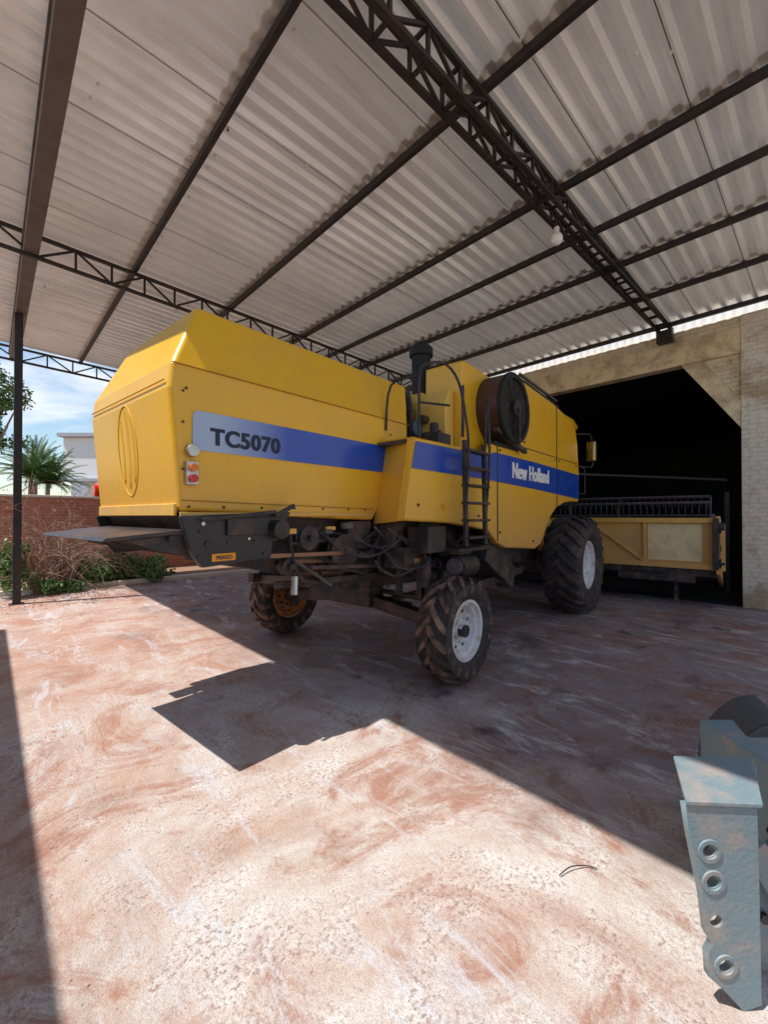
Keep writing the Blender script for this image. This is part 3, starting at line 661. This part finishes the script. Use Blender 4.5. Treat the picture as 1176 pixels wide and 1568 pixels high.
def wheel(a,b_out,R,W,rr,n,rim,name,lh=.035,skew=.42,lw=.085):
    yc=b_out+W/2; h=W/2
    prof=[(-h*.72,rr),(-h*.86,rr+.03),(-h*1.0,rr+(R-rr)*.45),(-h*.97,rr+(R-rr)*.72),(-h*.86,R-.07),(-h*.55,R-.043),(0,R-.035),(h*.55,R-.043),(h*.86,R-.07),(h*.97,rr+(R-rr)*.72),(h,rr+(R-rr)*.45),(h*.86,rr+.03),(h*.72,rr)]
    MB().lathe(prof,a,R,64,yc).obj(name+'_tyre',RUB,cb,smooth=True,angle=60)
    m=MB()
    for s in (-1,1):
        for i in range(n):
            t0=2*math.pi*(i+(.5 if s>0 else 0))/n
            rings=[]
            for u,dr in ((-.06,0),(.25,0),(.55,-.008),(.84,-.032),(.97,-.085)):
                y=yc+s*u*h; t=t0+skew*u
                rb=R-.05+dr; rt=R+dr
                wa=lw/R*(1-.15*u)
                if u>.9: y=yc+s*h*1.0
                rings.append([(a+r*math.cos(t+q),y,R+r*math.sin(t+q)) for r,q in ((rb-.02,-wa*.6),(rb-.02,wa*.6),(rt,wa*.42),(rt,-wa*.42))])
            vs=[p for rg in rings for p in rg]; fs=[(0,1,2,3),(16,19,18,17)]
            for k in range(4):
                o=4*k
                for q in range(4): fs.append((o+q,o+4+q,o+4+(q+1)%4,o+(q+1)%4))
            m.add(vs,fs)
    m.obj(name+'_lugs',LUG if R<.7 else RUB,cb,.006,1)
    for s in ((-1,1)):
        prof=[(s*h*.74,rr+.012),(s*h*.78,rr+.012),(s*h*.78,rr-.015),(s*h*.55,rr-.03),(s*h*.50,rr*.82),(s*h*.18,rr*.72),(s*h*.16,rr*.35),(s*h*.30,rr*.33),(s*h*.30,.001)]
        tag='outer' if s<0 else 'inner'
        MB().lathe(prof,a,R,40,yc).obj(name+'_rim_'+tag,rim,cb,smooth=True,angle=35)
        mm=MB()
        for i in range(8):
            t=i*math.pi/4; y=yc+s*h*.16; mm.cyl((a+rr*.45*math.cos(t),y,R+rr*.45*math.sin(t)),(a+rr*.45*math.cos(t),y+s*.03,R+rr*.45*math.sin(t)),.016,6)
        mm.cyl((a,yc+s*h*.3,R),(a,yc+s*h*.55,R),rr*.2,16)
        mm.obj(name+'_nuts_'+tag,rim if rim is RIMW else CHAS,cb)
        mm=MB()
        for i in range(8):
            t=(i+.5)*math.pi/4; y=yc+s*(h*.17+.004); mm.cyl((a+rr*.62*math.cos(t),y,R+rr*.62*math.sin(t)),(a+rr*.62*math.cos(t),y+s*.004,R+rr*.62*math.sin(t)),.018,12)
        mm.obj(name+'_slots_'+tag,CHAS,cb)
wheel(0,0,.51,.34,.28,17,RIMW,'rear_wheel_near')
wheel(0,2.72,.51,.34,.28,17,RIMO,'rear_wheel_far')
wheel(3.88,-.085,.80,.60,.38,22,RIMW,'front_wheel_near',.035,.35,.10)
wheel(3.88,2.55,.80,.60,.38,22,RIMW,'front_wheel_far',.035,.35,.10)
MB().prism([(4.2,1.0),(5.6,.45),(5.6,1.15),(4.4,1.8)],.95,2.1).obj('feeder_house',YELD,cb,.01)

# ------------------------------------------------------------ header
hd=empty('grain_header',(3.351,2.387,0),math.radians(6.7))
m=MB().prism([(5.60,.72),(5.64,.72),(5.64,1.52),(5.60,1.52)],-1.55,4.6).bar((5.57,-1.6,1.52),(5.57,4.6,1.52),.09,.09).bar((5.57,-1.6,.72),(5.57,4.6,.72),.09,.09)
m.bar((5.57,-.55,.72),(5.57,-.55,1.52),.05).bar((5.57,-.55,.76),(5.57,.4,1.48),.045)
m.obj('back_panel',YELD,hd,.006)
MB().box(5.585,5.598,-1.40,-.60,.80,1.46).obj('light_back_plate',pm('dusty_pale_yellow_panel',(.88,.72,.40),.6,0,(.6,.44,.24),.7,5),hd)
es=[(5.45,.62),(6.7,.25),(7.2,.3),(6.9,.7),(6.2,1.3),(5.5,1.6)]
MB().prism(es,-1.66,-1.60).prism(es,4.62,4.68).obj('end_shields',YELD,hd,.01)
MB().prism([(5.6,.55),(6.8,.28),(6.8,.33),(5.6,.70)],-1.6,4.6).obj('header_floor',CHAS,hd)
MB().cyl((5.95,-1.58,.78),(5.95,4.6,.78),.2,20).obj('header_auger',YELD,hd,smooth=True)
m=MB()
cx,cz=6.15,1.48
for i in range(6):
    t=i*math.pi/3+.25; x=cx+.5*math.cos(t); z=cz+.5*math.sin(t)
    m.cyl((x,-1.5,z),(x,4.5,z),.028,8)
    for k in range(60): m.cyl((x,-1.45+k*.1,z),(x+.03,-1.45+k*.1,z-.2),.007,4)
for b in (-1.5,0,1.5,3,4.5):
    for i in range(6):
        t=i*math.pi/3+.25; m.bar((cx,b,cz),(cx+.5*math.cos(t),b,cz+.5*math.sin(t)),.025)
m.cyl((cx,-1.5,cz),(cx,4.5,cz),.06,12).bar((5.6,-1.55,1.6),(6.3,-1.55,1.5),.07)
m.obj('reel',GREYD,hd)
m=MB().box(5.42,5.6,-1.64,-1.56,.7,1.56).cyl((5.5,-1.72,1.4),(5.5,-1.64,1.4),.09,16).cyl((5.55,-1.72,1.05),(5.55,-1.64,1.05),.06,16).cyl((5.5,-1.72,.8),(5.5,-1.64,.8),.08,16)
m.obj('end_drive',BLK,hd,.006)
MB().bar((5.45,-1.7,.68),(5.45,-1.7,1.45),.05).obj('end_drive_guard',YELD,hd)
MB().box(5.6,5.9,-1.3,-.1,.42,.58).box(5.6,5.9,3.2,3.8,.42,.58).bar((5.9,-1.0,.45),(5.9,-1.0,.02),.06).bar((5.9,3.5,.45),(5.9,3.5,.02),.06).obj('parking_stands',CHAS,hd)

# ------------------------------------------------------------ implement (bottom right)
im=empty('loader_implement_frame',(.7325*1.055+.6807*1.40,-.6807*1.055+.7325*1.40,0),math.radians(-42.9))
cu=bpy.data.curves.new('drilled_plate','CURVE'); cu.dimensions='2D'; cu.fill_mode='BOTH'; cu.extrude=.010; cu.bevel_depth=.003
def spl(pts):
    s=cu.splines.new('POLY'); s.points.add(len(pts)-1)
    for p,q in zip(s.points,pts): p.co=(q[0],q[1],0,1)
    s.use_cyclic_u=True
spl([(-.075,.66),(.155,.65),(.16,.45),(.165,.02),(.11,.0),(.045,.07),(.0,.11),(-.005,.18),(.012,.215),(-.008,.25),(-.02,.36),(-.042,.47),(-.062,.57)])
holes=[(.0,.515),(.012,.415),(.022,.288),(.05,.145)]
for hx,hz in holes: spl([(hx+.022*math.cos(t*math.pi/12),hz+.022*math.sin(t*math.pi/12)) for t in range(24)])
o=bpy.data.objects.new('drilled_plate',cu); col.objects.link(o); cu.materials.append(IMP); o.parent=im; o.rotation_euler=(math.radians(90),0,0)
m=MB()
for k,(hx,hz) in enumerate(holes):
    if k!=2: m.lathe([(-.012,.023),(-.018,.025),(-.018,.037),(-.012,.039)],hx,hz,24,0)
m.obj('bosses',IMP,im,smooth=True,angle=35)
m=MB().add([(-.08,-.02,.68),(.17,-.02,.67),(.38,.26,.66),(.07,.26,.67),(-.08,-.02,.665),(.17,-.02,.655),(.38,.26,.645),(.07,.26,.655)],[(0,1,2,3),(7,6,5,4),(0,4,5,1),(1,5,6,2),(2,6,7,3),(3,7,4,0)])
m.obj('top_plate',IMP,im,.004)
def q(vs_): return vs_,[(0,1,2,3),(7,6,5,4),(0,4,5,1),(1,5,6,2),(2,6,7,3),(3,7,4,0)]
m=MB()
m.add(*q([(.16,.02,.65),(.38,.26,.64),(.38,.26,.48),(.16,.02,.42),(.17,.012,.65),(.39,.252,.64),(.39,.252,.48),(.17,.012,.42)]))
m.prism([(.22,.0),(.66,.0),(.66,.62),(.38,.62),(.34,.48),(.23,.38)],.10,.125)
m.bar((.18,.03,.50),(.46,.05,.02),.03,.07)
m.box(.50,.98,.126,.7,0,.60)
m.obj('side_plates',IMP,im,.005)
m=MB()
for hx,hz in ((.30,.50),(.27,.20),(.40,.30)): m.cyl((hx,.098,hz),(hx,.085,hz),.018,6)
m.obj('plate_bolts',CHAS,im)
vs=[];fs=[]
for i in range(13):
    t=math.pi*.5*i/12; px_=.30*(1-math.cos(t)); pz=.34+.32*math.sin(t)
    for (ox,oy) in ((.47,.55),(.60,.85)):
        vs+=[(ox+px_,oy,pz),(ox+px_+.02,oy,pz-.018)]
for i in range(12):
    o_=4*i; fs+=[(o_,o_+4,o_+6,o_+2),(o_+1,o_+3,o_+7,o_+5),(o_,o_+1,o_+5,o_+4),(o_+2,o_+6,o_+7,o_+3)]
MB().add(vs,fs).obj('bucket_shell',IMPD,im,smooth=True)
MB().prism([(.53,.22),(.47,.34)]+[(.47+.30*(1-math.cos(math.pi*.5*i/12)),.34+.32*math.sin(math.pi*.5*i/12)) for i in range(1,13)]+[(1.3,.66),(1.3,.0),(.64,.0)],.53,.548).obj('bucket_side',IMPD,im,.004)
MB().prism([(.64,.002),(1.3,.002),(1.3,.62),(.74,.56)],.55,.85).obj('bucket_body',IMPD,im,.01)

MB().tube(smoothpts([(1.86,.86,.01),(1.93,.84,.02),(2.0,.80,.01),(2.02,.76,.01)]),.0025,6).obj('bent_wire',CHAS)
m=MB()
for i in range(3600):
    x=random.uniform(-1.4,4); y=random.uniform(.2,7) if random.random()<.5 else random.uniform(8,11.3); r=random.uniform(.0015,.007)
    if y>9.3: r*=2.2; x=random.uniform(-.5,3.2)
    m.add([(x+r,y,.001),(x,y+r,.001),(x-r,y-r*.3,.001),(x+r*.2,y,r)],[(0,1,3),(1,2,3),(2,0,3)])
m.obj('scattered_gravel',pm('gravel',(.45,.34,.28),.9))

# ------------------------------------------------------------ light, world, camera
d=Vector((.48,-.15,-1))
sun=bpy.data.lights.new('sun','SUN'); sun.energy=5; sun.angle=math.radians(.5); sun.color=(1,.96,.90)
so=bpy.data.objects.new('sun',sun); col.objects.link(so); so.rotation_euler=d.to_track_quat('-Z','Y').to_euler(); so.location=(-5,2,12)
w=bpy.data.worlds.new('World'); scene.world=w; w.use_nodes=True; nt=w.node_tree
bg=nt.nodes['Background']; sk=nt.nodes.new('ShaderNodeTexSky'); sk.sky_type='NISHITA'; sk.sun_disc=False
sk.sun_elevation=math.atan(1/math.hypot(.48,.15)); sk.sun_rotation=math.atan2(-.48,.15)%(2*math.pi)
sk.air_density=1.3; sk.dust_density=.1; sk.ozone_density=4
tc=nt.nodes.new('ShaderNodeTexCoord')
cn=noise(nt,2.6,9,.6,.3,mapping(nt,tc.outputs['Generated'],(1.3,.4,0),(1,1,2.6)))
cm=ramp(nt,cn.outputs[0],.50,.66,g(0),g(.85))
nt.links.new(mix(nt,cm,sk.outputs[0],(7.0,7.2,7.6)),bg.inputs[0]); bg.inputs[1].default_value=.15
scene.view_settings.view_transform='Standard'; scene.view_settings.look='None'; scene.view_settings.exposure=0
cam=bpy.data.cameras.new('camera'); co=bpy.data.objects.new('camera',cam); col.objects.link(co)
co.location=(0,0,1.6); co.rotation_euler=(math.radians(90.53),0,math.radians(-42.9))
cam.sensor_fit='HORIZONTAL'; cam.sensor_width=36; cam.lens=19.9; cam.clip_start=.05; cam.clip_end=2000
scene.camera=co
